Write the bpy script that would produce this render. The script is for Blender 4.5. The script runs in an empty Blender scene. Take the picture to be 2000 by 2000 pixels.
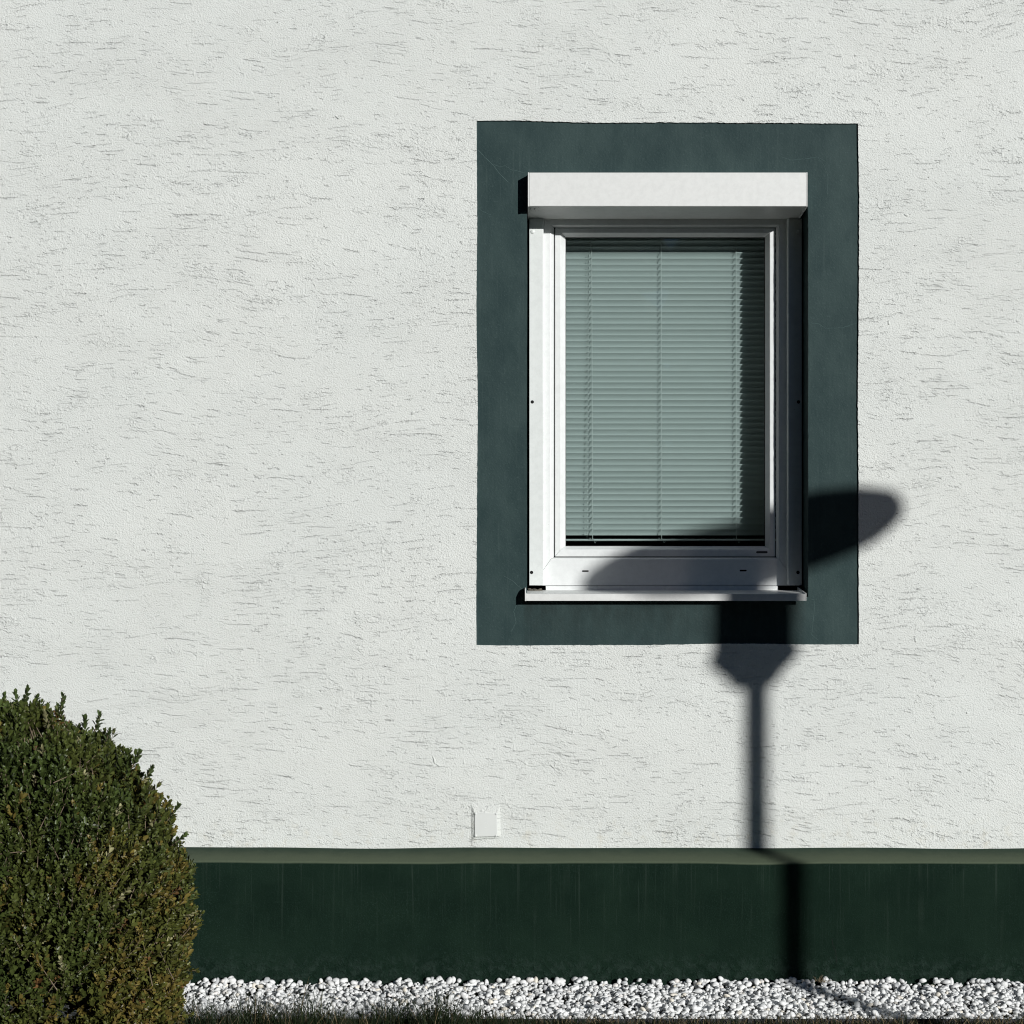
import bpy, bmesh, math, random
import numpy as np
from mathutils import Vector, Matrix, noise as mnoise

R = math.radians
random.seed(7)
rng = np.random.default_rng(11)
scene = bpy.context.scene
col = scene.collection

# ------------------------------------------------------------------ camera, sky, sun, exposure
D = 6.5            # metres from the camera to the wall
S = 0.00185        # metres on the wall per photograph pixel
CZ = 1.65          # eye height
cam_d = bpy.data.cameras.new('camera')
cam = bpy.data.objects.new('camera', cam_d); col.objects.link(cam)
cam.location = (0, -D, CZ); cam.rotation_euler = (R(90), 0, 0)
cam_d.sensor_width = 36; cam_d.lens = 36 * D / (2000 * S)
cam_d.clip_start = 0.05; cam_d.clip_end = 2000
scene.camera = cam

SUN_AZ, SUN_EL = R(33.0), R(15.9)
to_sun = Vector((math.sin(SUN_AZ) * math.cos(SUN_EL), -math.cos(SUN_AZ) * math.cos(SUN_EL), math.sin(SUN_EL)))
world = bpy.data.worlds.new('World'); scene.world = world; world.use_nodes = True
wn = world.node_tree.nodes; wl = world.node_tree.links; wn.clear()
sky = wn.new('ShaderNodeTexSky'); sky.sky_type = 'NISHITA'; sky.sun_disc = False
sky.sun_elevation = SUN_EL; sky.sun_rotation = math.pi - SUN_AZ
sky.air_density = 0.55; sky.dust_density = 0.0; sky.ozone_density = 2.0
bg = wn.new('ShaderNodeBackground'); bg.inputs['Strength'].default_value = 0.05
wo = wn.new('ShaderNodeOutputWorld')
wl.new(sky.outputs[0], bg.inputs[0]); wl.new(bg.outputs[0], wo.inputs[0])
sun_d = bpy.data.lights.new('sun', 'SUN'); sun_d.energy = 5.0; sun_d.angle = R(0.53)
sun_d.color = (1.0, 0.99, 0.965)
sun = bpy.data.objects.new('sun', sun_d); col.objects.link(sun)
sun.rotation_euler = to_sun.to_track_quat('Z', 'Y').to_euler()
sun.location = (8, -12, 9)
vs = scene.view_settings
vs.view_transform = 'Standard'; vs.look = 'None'; vs.gamma = 1.0; vs.use_curve_mapping = False
vs.exposure = -0.34
try: scene.cycles.filter_width = 1.1
except Exception: pass

# ------------------------------------------------------------------ helpers
def W(px, py, d=0.0):
    """world point of a spot measured on the photograph, lying d metres in front of the wall"""
    k = (D - d) / D
    return ((px - 1000) * S * k, -d, CZ - (py - 1000) * S * k)

def tag(o, label=None, cat=None, group=None, kind=None):
    if label: o['label'] = label
    if cat: o['category'] = cat
    if group: o['group'] = group
    if kind: o['kind'] = kind
    return o

def empty(name, loc=(0, 0, 0)):
    o = bpy.data.objects.new(name, None); col.objects.link(o); o.location = loc
    o.empty_display_size = 0.1
    return o

def link(name, me, mat=None, parent=None, loc=None):
    if mat and not me.materials: me.materials.append(mat)
    o = bpy.data.objects.new(name, me); col.objects.link(o)
    if parent:
        o.parent = parent
        base = Vector((0, 0, 0)); p = parent
        while p: base += Vector(p.location); p = p.parent
        o.location = (Vector(loc) if loc else Vector((0, 0, 0))) - base
    elif loc: o.location = loc
    return o

def mesh(name, verts, faces, smooth=False):
    me = bpy.data.meshes.new(name)
    me.from_pydata([tuple(v) for v in verts], [], faces)
    me.validate(); me.update()
    if smooth: me.shade_smooth()
    return me

class MB:
    def __init__(s): s.v = []; s.f = []
    def add(s, vs_, fs):
        n = len(s.v); s.v += [tuple(v) for v in vs_]; s.f += [tuple(i + n for i in f) for f in fs]
    def box(s, x0, x1, y0, y1, z0, z1):
        s.add([(x0,y0,z0),(x1,y0,z0),(x1,y1,z0),(x0,y1,z0),(x0,y0,z1),(x1,y0,z1),(x1,y1,z1),(x0,y1,z1)],
              [(0,3,2,1),(4,5,6,7),(0,1,5,4),(1,2,6,5),(2,3,7,6),(3,0,4,7)])
    def prism_x(s, prof, x0, x1):
        """closed (y,z) profile pushed along x"""
        n = len(prof)
        s.add([(x0, y, z) for y, z in prof] + [(x1, y, z) for y, z in prof],
              [tuple(range(n)), tuple(range(2*n-1, n-1, -1))] + [(i, n+i, n+(i+1) % n, (i+1) % n) for i in range(n)])
    def prism_z(s, prof, z0, z1):
        n = len(prof)
        s.add([(x, y, z0) for x, y in prof] + [(x, y, z1) for x, y in prof],
              [tuple(range(n)), tuple(range(2*n-1, n-1, -1))] + [(i, n+i, n+(i+1) % n, (i+1) % n) for i in range(n)])
    def tube(s, pts, r, seg=6, r1=None):
        pts = [Vector(p) for p in pts]; n = len(pts); base = len(s.v)
        for i, p in enumerate(pts):
            t = (pts[min(i+1, n-1)] - pts[max(i-1, 0)]).normalized()
            a = t.orthogonal().normalized() if abs(t.z) > .9 else t.cross(Vector((0, 0, 1))).normalized()
            b = t.cross(a)
            rr = r if r1 is None else r + (r1 - r) * i / max(1, n-1)
            for k in range(seg):
                an = 2*math.pi*k/seg
                s.v.append(tuple(p + (a*math.cos(an) + b*math.sin(an))*rr))
        for i in range(n-1):
            for k in range(seg):
                s.f.append((base+i*seg+k, base+i*seg+(k+1) % seg, base+(i+1)*seg+(k+1) % seg, base+(i+1)*seg+k))
        s.f.append(tuple(base+k for k in range(seg-1, -1, -1)))
        s.f.append(tuple(base+(n-1)*seg+k for k in range(seg)))
    def disc_y(s, x, y, z, r, h, seg=16, dome=0.0):
        """a round plug standing h proud towards the camera"""
        b = len(s.v)
        for rr, yy in ((r, y), (r, y-h*(1-dome)), (r*.7, y-h*(1-dome*.3)), (0.001*r, y-h)):
            for k in range(seg):
                an = 2*math.pi*k/seg
                s.v.append((x+rr*math.cos(an), yy, z+rr*math.sin(an)))
        for j in range(3):
            for k in range(seg):
                s.f.append((b+j*seg+k, b+j*seg+(k+1) % seg, b+(j+1)*seg+(k+1) % seg, b+(j+1)*seg+k))
    def lathe(s, prof, seg=40):
        b = len(s.v); n = len(prof)
        for r, z in prof:
            for k in range(seg):
                an = 2*math.pi*k/seg
                s.v.append((r*math.cos(an), r*math.sin(an), z))
        for j in range(n-1):
            for k in range(seg):
                s.f.append((b+j*seg+k, b+j*seg+(k+1) % seg, b+(j+1)*seg+(k+1) % seg, b+(j+1)*seg+k))
    def build(s, name, mat, parent=None, bevel=0.0, smooth=False, loc=None, segs=2):
        me = mesh(name, s.v, s.f)
        bm = bmesh.new(); bm.from_mesh(me)
        bmesh.ops.recalc_face_normals(bm, faces=bm.faces); bm.to_mesh(me); bm.free()
        if smooth: me.shade_smooth()
        o = link(name, me, mat, parent, loc)
        if bevel:
            m = o.modifiers.new('bevel', 'BEVEL'); m.width = bevel; m.segments = segs; m.limit_method = 'ANGLE'; m.angle_limit = R(25)
            me.shade_smooth()
            try: me.set_sharp_from_angle(angle=R(40))
            except Exception: pass
        return o

# ------------------------------------------------------------------ node helpers
class NT:
    def __init__(s, name):
        s.m = bpy.data.materials.new(name); s.m.use_nodes = True
        s.t = s.m.node_tree; s.t.nodes.clear()
        s.out = s.t.nodes.new('ShaderNodeOutputMaterial')
    def n(s, typ, **kw):
        nd = s.t.nodes.new(typ)
        for k, v in kw.items(): setattr(nd, k, v)
        return nd
    def put(s, sock, v):
        if hasattr(v, 'is_output') or isinstance(v, bpy.types.NodeSocket): s.t.links.new(v, sock)
        else: sock.default_value = v
    def math(s, op, a, b=0.0, c=None, clamp=False):
        nd = s.n('ShaderNodeMath', operation=op, use_clamp=clamp)
        s.put(nd.inputs[0], a); s.put(nd.inputs[1], b)
        if c is not None: s.put(nd.inputs[2], c)
        return nd.outputs[0]
    def vmath(s, op, a, b=(0, 0, 0)):
        nd = s.n('ShaderNodeVectorMath', operation=op); s.put(nd.inputs[0], a); s.put(nd.inputs[1], b)
        return nd.outputs[0]
    def noise(s, vec, scale, detail=2.0, rough=0.5, dist=0.0):
        nd = s.n('ShaderNodeTexNoise'); s.put(nd.inputs['Vector'], vec)
        nd.inputs['Scale'].default_value = scale; nd.inputs['Detail'].default_value = detail
        nd.inputs['Roughness'].default_value = rough; nd.inputs['Distortion'].default_value = dist
        return nd
    def smooth(s, x, lo, hi, a=0.0, b=1.0):
        nd = s.n('ShaderNodeMapRange', interpolation_type='SMOOTHSTEP')
        s.put(nd.inputs[0], x); s.put(nd.inputs[1], lo); s.put(nd.inputs[2], hi)
        nd.inputs[3].default_value = a; nd.inputs[4].default_value = b
        return nd.outputs[0]
    def lin(s, x, lo, hi, a=0.0, b=1.0):
        nd = s.n('ShaderNodeMapRange'); s.put(nd.inputs[0], x); s.put(nd.inputs[1], lo); s.put(nd.inputs[2], hi)
        s.put(nd.inputs[3], a); s.put(nd.inputs[4], b)
        return nd.outputs[0]
    def mix(s, f, a, b):
        nd = s.n('ShaderNodeMix', data_type='RGBA'); s.put(nd.inputs[0], f); s.put(nd.inputs[6], a); s.put(nd.inputs[7], b)
        return nd.outputs[2]
    def comb(s, x, y, z=0.0):
        nd = s.n('ShaderNodeCombineXYZ'); s.put(nd.inputs[0], x); s.put(nd.inputs[1], y); s.put(nd.inputs[2], z)
        return nd.outputs[0]
    def sep(s, v):
        nd = s.n('ShaderNodeSeparateXYZ'); s.put(nd.inputs[0], v); return nd.outputs
    def pos(s): return s.n('ShaderNodeNewGeometry').outputs['Position']
    def bump(s, h, dist=1.0, strength=1.0, normal=None):
        nd = s.n('ShaderNodeBump'); s.put(nd.inputs['Height'], h)
        nd.inputs['Distance'].default_value = dist; nd.inputs['Strength'].default_value = strength
        if normal: s.put(nd.inputs['Normal'], normal)
        return nd.outputs[0]
    def bsdf(s, color, rough=0.6, spec=0.5, normal=None, metal=0.0, **kw):
        nd = s.n('ShaderNodeBsdfPrincipled'); s.put(nd.inputs['Base Color'], color); s.put(nd.inputs['Roughness'], rough)
        nd.inputs['Specular IOR Level'].default_value = spec; nd.inputs['Metallic'].default_value = metal
        if normal: s.put(nd.inputs['Normal'], normal)
        for k, v in kw.items(): s.put(nd.inputs[k], v)
        s.t.links.new(nd.outputs[0], s.out.inputs[0])
        return nd

def c4(r, g, b): return (r, g, b, 1.0)

# ------------------------------------------------------------------ materials
def mat_render():
    t = NT('white_scratch_render')
    p = t.pos(); x, y, z = t.sep(p)[:]
    # the plasterer's strokes wander: bend the direction of the scratches slowly over the wall
    flow = t.noise(p, 0.9, 1.0).outputs['Fac']
    flow2 = t.noise(p, 3.1, 2.0).outputs['Fac']
    zb = t.math('ADD', z, t.math('MULTIPLY', t.math('SUBTRACT', flow, 0.5), 0.24))
    zb = t.math('ADD', zb, t.math('MULTIPLY', t.math('SUBTRACT', flow2, 0.5), 0.06))
    rag = t.noise(p, 120.0, 4.0, 0.65)
    brk = t.smooth(t.noise(t.comb(x, y, t.math('MULTIPLY', z, 2.0)), 75.0, 2.0, 0.6).outputs['Fac'], 0.36, 0.52, 0.12, 1)
    rc = t.sep(rag.outputs['Color'])
    xr = t.math('ADD', x, t.math('MULTIPLY', t.math('SUBTRACT', rc[0], 0.5), 0.020))
    zr = t.math('ADD', zb, t.math('MULTIPLY', t.math('SUBTRACT', rc[1], 0.5), 0.0130))
    patch = t.noise(t.comb(x, t.math('MULTIPLY', z, 1.7), 3.0), 2.3, 3.0, 0.55).outputs['Fac']
    patch2 = t.noise(t.comb(x, t.math('MULTIPLY', z, 1.4), 9.0), 7.0, 2.0, 0.5).outputs['Fac']
    dens = t.math('ADD', t.math('MULTIPLY', patch, 0.6), t.math('MULTIPLY', patch2, 0.4))
    dens = t.math('ADD', t.math('MULTIPLY', t.math('SUBTRACT', dens, 0.5), 2.1), 0.5)
    def strokes(cx, cz, wid, l0, l1, off, keep, tilt):
        vec = t.comb(t.math('MULTIPLY', t.math('ADD', xr, off), 1/cx), t.math('MULTIPLY', t.math('ADD', zr, off*1.7), 1/cz))
        vo = t.n('ShaderNodeTexVoronoi', voronoi_dimensions='2D', feature='F1')
        t.put(vo.inputs['Vector'], vec); vo.inputs['Scale'].default_value = 1.0
        loc = t.sep(t.vmath('SUBTRACT', vec, vo.outputs['Position']))
        rnd = t.sep(vo.outputs['Color'])
        u = t.math('MULTIPLY', loc[0], cx); v = t.math('MULTIPLY', loc[1], cz)
        v = t.math('ADD', v, t.math('MULTIPLY', u, t.math('MULTIPLY', t.math('SUBTRACT', rnd[0], 0.55), tilt)))
        ln = t.lin(rnd[1], 0, 1, l0, l1)
        au = t.math('ABSOLUTE', u)
        body = t.smooth(au, t.math('MULTIPLY', ln, 0.45), ln, 1, 0)
        # a scratch is a sharp drop on its upper lip and a slow climb below it
        up = t.smooth(v, -wid*2.6, 0.0, 0, 1); dn = t.smooth(v, 0.0, wid*0.72, 1, 0)
        prof = t.math('MULTIPLY', up, dn)
        deep = t.lin(rnd[0], 0, 1, 0.35, 1.0)
        prof = t.math('MULTIPLY', prof, deep)
        on = t.smooth(t.math('SUBTRACT', t.math('ADD', dens, keep), rnd[2]), -0.06, 0.10, 0, 1)
        return t.math('MULTIPLY', t.math('MULTIPLY', t.math('MULTIPLY', body, prof), on), brk)
    g1 = strokes(0.125, 0.026, 0.0026, 0.012, 0.075, 0.31, -0.13, 0.24)
    g2 = strokes(0.060, 0.017, 0.0022, 0.006, 0.030, 2.77, -0.13, 0.45)
    g3 = strokes(0.030, 0.016, 0.0021, 0.003, 0.009, 5.13, -0.18, 1.2)
    fine = t.noise(t.comb(x, t.math('MULTIPLY', zb, 1.25), y), 165.0, 3.0, 0.66).outputs['Fac']
    mid = t.noise(t.comb(t.math('MULTIPLY', x, 0.55), zb, y), 85.0, 3.0, 0.6).outputs['Fac']
    rough_on = t.smooth(dens, 0.30, 0.70, 0.95, 1.06)
    # crumbly clusters where the float tore the surface
    cl = t.noise(t.comb(t.math('MULTIPLY', x, 0.6), zb, 4.0), 13.0, 3.0, 0.6).outputs['Fac']
    cm = t.smooth(t.math('ADD', cl, t.math('MULTIPLY', t.math('SUBTRACT', dens, 0.5), 0.15)), 0.53, 0.70)
    crn = t.noise(t.comb(t.math('MULTIPLY', x, 0.6), zb, y), 120.0, 2.0, 0.55).outputs['Fac']
    crumb = t.math('MULTIPLY', cm, t.smooth(crn, 0.44, 0.62))
    big = t.noise(p, 9.0, 2.0, 0.5).outputs['Fac']
    h = t.math('MULTIPLY', g1, -0.0038)
    h = t.math('ADD', h, t.math('MULTIPLY', g2, -0.0031))
    h = t.math('ADD', h, t.math('MULTIPLY', g3, -0.0029))
    h = t.math('ADD', h, t.math('MULTIPLY', t.math('MULTIPLY', fine, rough_on), 0.0047))
    h = t.math('ADD', h, t.math('MULTIPLY', t.math('MULTIPLY', mid, rough_on), 0.0020))
    h = t.math('ADD', h, t.math('MULTIPLY', big, 0.0015))
    h = t.math('ADD', h, t.math('MULTIPLY', crumb, 0.0019))
    nrm = t.bump(h, 1.0, 1.0)
    tone = t.noise(p, 1.6, 4.0, 0.6).outputs['Fac']
    colr = t.mix(t.smooth(tone, 0.3, 0.7), c4(0.752, 0.780, 0.752), c4(0.764, 0.786, 0.754))
    gr = t.math('MAXIMUM', t.math('MAXIMUM', t.math('MAXIMUM', g1, g2), g3), 0.0)
    colr = t.mix(t.math('MULTIPLY', t.smooth(gr, 0.45, 1.0), 0.12), colr, c4(0.33, 0.33, 0.30))        # some dirt, plus self-shadow painted into the scratches that bump cannot cast
    spl = t.math('MULTIPLY', t.smooth(z, 0.44, 0.62, 1, 0), t.smooth(t.noise(p, 26, 4, 0.6).outputs['Fac'], 0.5, 0.75))
    colr = t.mix(t.math('MULTIPLY', spl, 0.45), colr, c4(0.62, 0.58, 0.46))        # splashed soil near the foot
    vo = t.n('ShaderNodeTexVoronoi'); t.put(vo.inputs['Vector'], t.comb(x, z, 0.0)); vo.inputs['Scale'].default_value = 6.0
    hole = t.smooth(vo.outputs['Distance'], 0.012, 0.024, 1, 0)
    colr = t.mix(t.math('MULTIPLY', hole, 0.75), colr, c4(0.10, 0.10, 0.09))
    t.bsdf(colr, 0.50, 0.42, nrm)
    return t.m

def mat_teal():
    t = NT('petrol_paint')
    p = t.pos(); x, y, z = t.sep(p)[:]
    a = t.noise(t.comb(x, y, t.math('MULTIPLY', z, 0.6)), 7.0, 5.0, 0.65).outputs['Fac']
    b = t.noise(p, 130.0, 3.0, 0.6).outputs['Fac']
    st = t.noise(t.comb(t.math('MULTIPLY', x, 90), 0.0, t.math('MULTIPLY', z, 3)), 1.0, 2.0).outputs['Fac']
    c = t.mix(t.smooth(a, 0.30, 0.72), c4(0.0180, 0.039, 0.0400), c4(0.033, 0.059, 0.0580))
    c = t.mix(t.math('MULTIPLY', t.smooth(b, 0.55, 0.75), 0.30), c, c4(0.075, 0.115, 0.112))
    c = t.mix(t.math('MULTIPLY', t.smooth(st, 0.55, 0.8), 0.18), c, c4(0.080, 0.115, 0.110))
    vo = t.n('ShaderNodeTexVoronoi'); t.put(vo.inputs['Vector'], p); vo.inputs['Scale'].default_value = 7.0
    spot = t.math('MULTIPLY', t.smooth(vo.outputs['Distance'], 0.012, 0.05, 1, 0), 0.6)
    c = t.mix(spot, c, c4(0.012, 0.02, 0.02))
    # rain run-off dirt on the band under the sill
    run = t.math('MULTIPLY', t.smooth(z, 1.16, 1.34, 0.25, 1), t.smooth(z, 1.35, 1.36, 1, 0))
    run = t.math('MULTIPLY', run, t.math('MULTIPLY', t.smooth(x, 0.035, 0.050), t.smooth(x, 1.05, 1.07, 1, 0)))
    run = t.math('MULTIPLY', run, t.smooth(t.noise(t.comb(t.math('MULTIPLY', x, 1.0), 0.0, t.math('MULTIPLY', z, 0.5)), 24.0, 4, 0.65).outputs['Fac'], 0.3, 0.7, 0.25, 0.85))
    c = t.mix(run, c, c4(0.016, 0.028, 0.027))
    h = t.math('ADD', t.math('MULTIPLY', b, 0.0009), t.math('MULTIPLY', t.noise(p, 34.0, 3.0).outputs['Fac'], 0.0010))
    t.bsdf(c, 0.66, 0.20, t.bump(h))
    return t.m

def mat_plinth():
    t = NT('dark_green_plinth_paint')
    g = t.n('ShaderNodeNewGeometry'); p = g.outputs['Position']; x, y, z = t.sep(p)[:]
    a = t.noise(p, 5.0, 4.0, 0.6).outputs['Fac']
    c = t.mix(t.smooth(a, 0.3, 0.7), c4(0.0046, 0.0132, 0.0084), c4(0.0080, 0.0195, 0.0125))
    gr = t.noise(p, 260.0, 2.0, 0.7).outputs['Fac']
    c = t.mix(t.math('MULTIPLY', t.smooth(gr, 0.52, 0.74), 0.7), c, c4(0.024, 0.046, 0.036))
    # pale run-off streaks below the ledge
    fade = t.smooth(z, 0.02, 0.44, 0.12, 1)
    wob = t.math('MULTIPLY', t.noise(t.comb(x, 0, z), 3.0, 2).outputs['Fac'], 0.012)
    def streak(sc, seed, lo, hi, amt, cc, c):
        s = t.noise(t.comb(t.math('ADD', t.math('ADD', x, wob), seed), 0.0, t.math('MULTIPLY', z, 0.02)), sc, 1.0).outputs['Fac']
        brk = t.smooth(t.noise(t.comb(t.math('MULTIPLY', x, 30), 1.0, t.math('MULTIPLY', z, 5)), 1.0, 2).outputs['Fac'], 0.35, 0.6)
        return t.mix(t.math('MULTIPLY', t.math('MULTIPLY', t.math('MULTIPLY', t.smooth(s, lo, hi), fade), brk), amt), c, cc)
    c = streak(62.0, 3.1, 0.60, 0.76, 0.30, c4(0.050, 0.070, 0.056), c)
    c = streak(150.0, 8.7, 0.57, 0.70, 0.30, c4(0.040, 0.058, 0.046), c)
    foot = t.math('MULTIPLY', t.smooth(z, 0.03, 0.12, 1, 0), t.smooth(t.noise(p, 30, 4, 0.6).outputs['Fac'], 0.42, 0.62))
    c = t.mix(t.math('MULTIPLY', foot, 0.40), c, c4(0.030, 0.048, 0.040))
    # dust lying on the ledge, darker towards the wall
    up = t.smooth(t.sep(g.outputs['Normal'])[2], 0.30, 0.85)
    dn = t.noise(p, 14.0, 4.0, 0.6).outputs['Fac']
    dust = t.mix(t.smooth(t.math('ADD', t.math('MULTIPLY', y, -6.0), t.math('MULTIPLY', dn, 0.4)), 0.15, 1.0),
                 c4(0.034, 0.052, 0.038), c4(0.092, 0.115, 0.076))
    c = t.mix(up, c, dust)
    sp = t.noise(p, 60.0, 3.0, 0.6).outputs['Fac']
    footn = t.smooth(z, 0.02, 0.13, 1, 0.12)
    h = t.math('ADD', t.math('MULTIPLY', gr, 0.0010), t.math('MULTIPLY', t.math('MULTIPLY', t.smooth(sp, 0.48, 0.58), footn), 0.0022))
    t.bsdf(c, 0.85, 0.05, t.bump(h))
    return t.m

def mat_white(name, col_=(0.80, 0.82, 0.81), rough=0.38, dirt=0.4):
    t = NT(name)
    p = t.pos()
    a = t.noise(p, 40.0, 5.0, 0.7).outputs['Fac']
    x, y, z = t.sep(p)[:]
    sm = t.noise(t.comb(t.math('MULTIPLY', x, 1.0), y, t.math('MULTIPLY', z, 0.35)), 55.0, 3, 0.75, 0.6).outputs['Fac']
    c = t.mix(t.smooth(a, 0.35, 0.7), c4(*col_), c4(*[v*0.93 for v in col_]))
    c = t.mix(t.math('MULTIPLY', t.smooth(sm, 0.735, 0.765), dirt), c, c4(0.20, 0.19, 0.17))
    fly = t.n('ShaderNodeTexVoronoi'); t.put(fly.inputs['Vector'], p); fly.inputs['Scale'].default_value = 16.0
    c = t.mix(t.math('MULTIPLY', t.smooth(fly.outputs['Distance'], 0.015, 0.035, 1, 0), dirt), c, c4(0.10, 0.09, 0.07))
    t.bsdf(c, rough, 0.45, t.bump(t.math('MULTIPLY', t.noise(p, 300, 2).outputs['Fac'], 0.00012)))
    return t.m

def mat_plain(name, c, rough=0.6, spec=0.4, metal=0.0, var=0.15, scale=30.0):
    t = NT(name); p = t.pos()
    a = t.noise(p, scale, 4.0, 0.6).outputs['Fac']
    cc = t.mix(a, c4(*[min(1, v*(1+var)) for v in c]), c4(*[v*(1-var) for v in c]))
    t.bsdf(cc, rough, spec, None, metal)
    return t.m

def mat_glass():
    t = NT('window_glass')
    fr = t.n('ShaderNodeFresnel'); fr.inputs['IOR'].default_value = 1.5
    p = t.pos()
    sm = t.smooth(t.noise(p, 11.0, 5.0, 0.65).outputs['Fac'], 0.60, 0.85, 0, 0.006)
    tr = t.n('ShaderNodeBsdfTransparent'); tr.inputs[0].default_value = c4(0.850, 0.890, 0.888)
    gl = t.n('ShaderNodeBsdfGlossy'); gl.inputs['Roughness'].default_value = 0.01
    df = t.n('ShaderNodeBsdfDiffuse'); df.inputs[0].default_value = c4(0.6, 0.6, 0.58)
    m1 = t.n('ShaderNodeMixShader'); t.put(m1.inputs[0], fr.outputs[0]); t.put(m1.inputs[1], tr.outputs[0]); t.put(m1.inputs[2], gl.outputs[0])
    m2 = t.n('ShaderNodeMixShader'); t.put(m2.inputs[0], sm); t.put(m2.inputs[1], m1.outputs[0]); t.put(m2.inputs[2], df.outputs[0])
    t.t.links.new(m2.outputs[0], t.out.inputs[0])
    return t.m

def mat_attr(name, rough, spec, trans=0.0, bump=None):
    t = NT(name)
    at = t.n('ShaderNodeAttribute', attribute_name='tint')
    nr = None
    cc = at.outputs['Color']
    if bump:
        p = t.pos(); nz = t.noise(p, bump[0], 3, 0.6).outputs['Fac']
        nr = t.bump(t.math('MULTIPLY', nz, bump[1]))
        cc = t.mix(t.math('MULTIPLY', nz, 0.14), cc, c4(0.35, 0.34, 0.32))
    b = t.bsdf(cc, rough, spec, nr)
    if trans:
        tl = t.n('ShaderNodeBsdfTranslucent'); t.put(tl.inputs[0], cc)
        mx = t.n('ShaderNodeMixShader'); mx.inputs[0].default_value = trans
        t.put(mx.inputs[1], b.outputs[0]); t.put(mx.inputs[2], tl.outputs[0]); t.t.links.new(mx.outputs[0], t.out.inputs[0])
    return t.m

def mat_lawn():
    t = NT('winter_lawn'); p = t.pos()
    a = t.noise(p, 9.0, 5.0, 0.7).outputs['Fac']; b = t.noise(p, 120.0, 3.0, 0.7).outputs['Fac']
    c = t.mix(t.smooth(a, 0.35, 0.65), c4(0.022, 0.020, 0.012), c4(0.028, 0.036, 0.014))
    c = t.mix(t.smooth(b, 0.45, 0.7), c, c4(0.055, 0.050, 0.028))
    t.bsdf(c, 0.95, 0.1, t.bump(t.math('MULTIPLY', b, 0.02)))
    return t.m

def mat_smoked():
    t = NT('smoked_acrylic_shade')
    tr = t.n('ShaderNodeBsdfTransparent'); tr.inputs[0].default_value = c4(0.20, 0.185, 0.18)
    b = t.bsdf(c4(0.05, 0.045, 0.04), 0.25, 0.5)
    mx = t.n('ShaderNodeMixShader'); mx.inputs[0].default_value = 0.22
    t.put(mx.inputs[1], tr.outputs[0]); t.put(mx.inputs[2], b.outputs[0]); t.t.links.new(mx.outputs[0], t.out.inputs[0])
    return t.m

M_RENDER = mat_render(); M_TEAL = mat_teal(); M_PLINTH = mat_plinth()
M_TEAL_LIT = mat_plain('petrol_paint_ridge_highlight', (0.060, 0.098, 0.096), 0.7, 0.2, 0, 0.5, 60)  # paler colour on the crack ridges paints in their highlight
M_ALU = mat_white('white_coated_aluminium', (0.74, 0.75, 0.735), 0.42, 0.35)
M_RAIL = mat_white('white_rail_coating', (0.74, 0.77, 0.755), 0.36, 0.35)
M_PVC = mat_white('white_window_plastic', (0.77, 0.79, 0.785), 0.30, 0.30)
M_GLASS = mat_glass(); M_LAWN = mat_lawn()
M_BLACK = mat_plain('black_rubber', (0.008, 0.008, 0.008), 0.7, 0.2)
M_SLAT = mat_plain('pale_blind_lacquer', (0.59, 0.635, 0.618), 0.42, 0.4, 0.0, 0.03)
M_CORD = mat_plain('white_cord', (0.55, 0.58, 0.56), 0.8, 0.1)
M_ROOM = mat_plain('dim_room_paint', (0.10, 0.10, 0.10), 0.9, 0.1)
M_PLATE = mat_plain('white_painted_plate', (0.68, 0.70, 0.68), 0.6, 0.3, 0, 0.04)
M_RUST = mat_plain('dirty_sealant', (0.13, 0.12, 0.10), 0.9, 0.1, 0, 0.5, 90)
M_EDGE = mat_plain('grey_edging_metal', (0.045, 0.047, 0.05), 0.6, 0.3, 0.0, 0.3)
M_POLE = mat_plain('grey_lamp_metal', (0.12, 0.12, 0.12), 0.45, 0.5, 0.3)
M_SMOKE = mat_smoked()
M_LEAF = mat_attr('box_leaf', 0.42, 0.36, 0.05)
M_TWIG = mat_plain('box_twig_bark', (0.20, 0.155, 0.11), 0.85, 0.15, 0, 0.3, 80)
M_GRASS = mat_attr('grass_blade', 0.55, 0.25, 0.15)
M_STONE = mat_attr('white_marble_pebble', 0.62, 0.35, 0.0, (140.0, 0.0008))

# ------------------------------------------------------------------ ground
GRAV0, GRAV1 = 0.165, 0.685       # the gravel lies between plinth and lawn
g = MB()
nx, ny = 60, 24
xs = [-900, -300, -80, -25] + list(np.linspace(-9, 9, nx)) + [25, 80, 300, 900]
ys = [-900, -300, -80, -30] + list(np.linspace(-9, -GRAV1-0.012, ny))
vv = []; 
for yy in ys:
    for xx in xs:
        e = mnoise.noise(Vector((xx*0.5, yy*0.5, 0))) * 0.03 if -0.9 > yy > -12 and abs(xx) < 10 else 0
        vv.append((xx, yy, e))
ff = [(j*len(xs)+i, j*len(xs)+i+1, (j+1)*len(xs)+i+1, (j+1)*len(xs)+i) for j in range(len(ys)-1) for i in range(len(xs)-1)]
lawn = link('ground', mesh('ground', vv, ff, True), M_LAWN); tag(lawn, kind='structure')
b = MB(); b.box(-12, 12, -GRAV1-0.012, 0.3, -0.20, -0.03)
tag(b.build('gravel_bed_soil', M_LAWN), kind='structure')

# ------------------------------------------------------------------ house: wall, surround, plinth, window
house = empty('house', (0, 0, 0))
tag(house, 'white scratch-rendered house wall with dark petrol window surround and dark green plinth', 'house')

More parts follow.
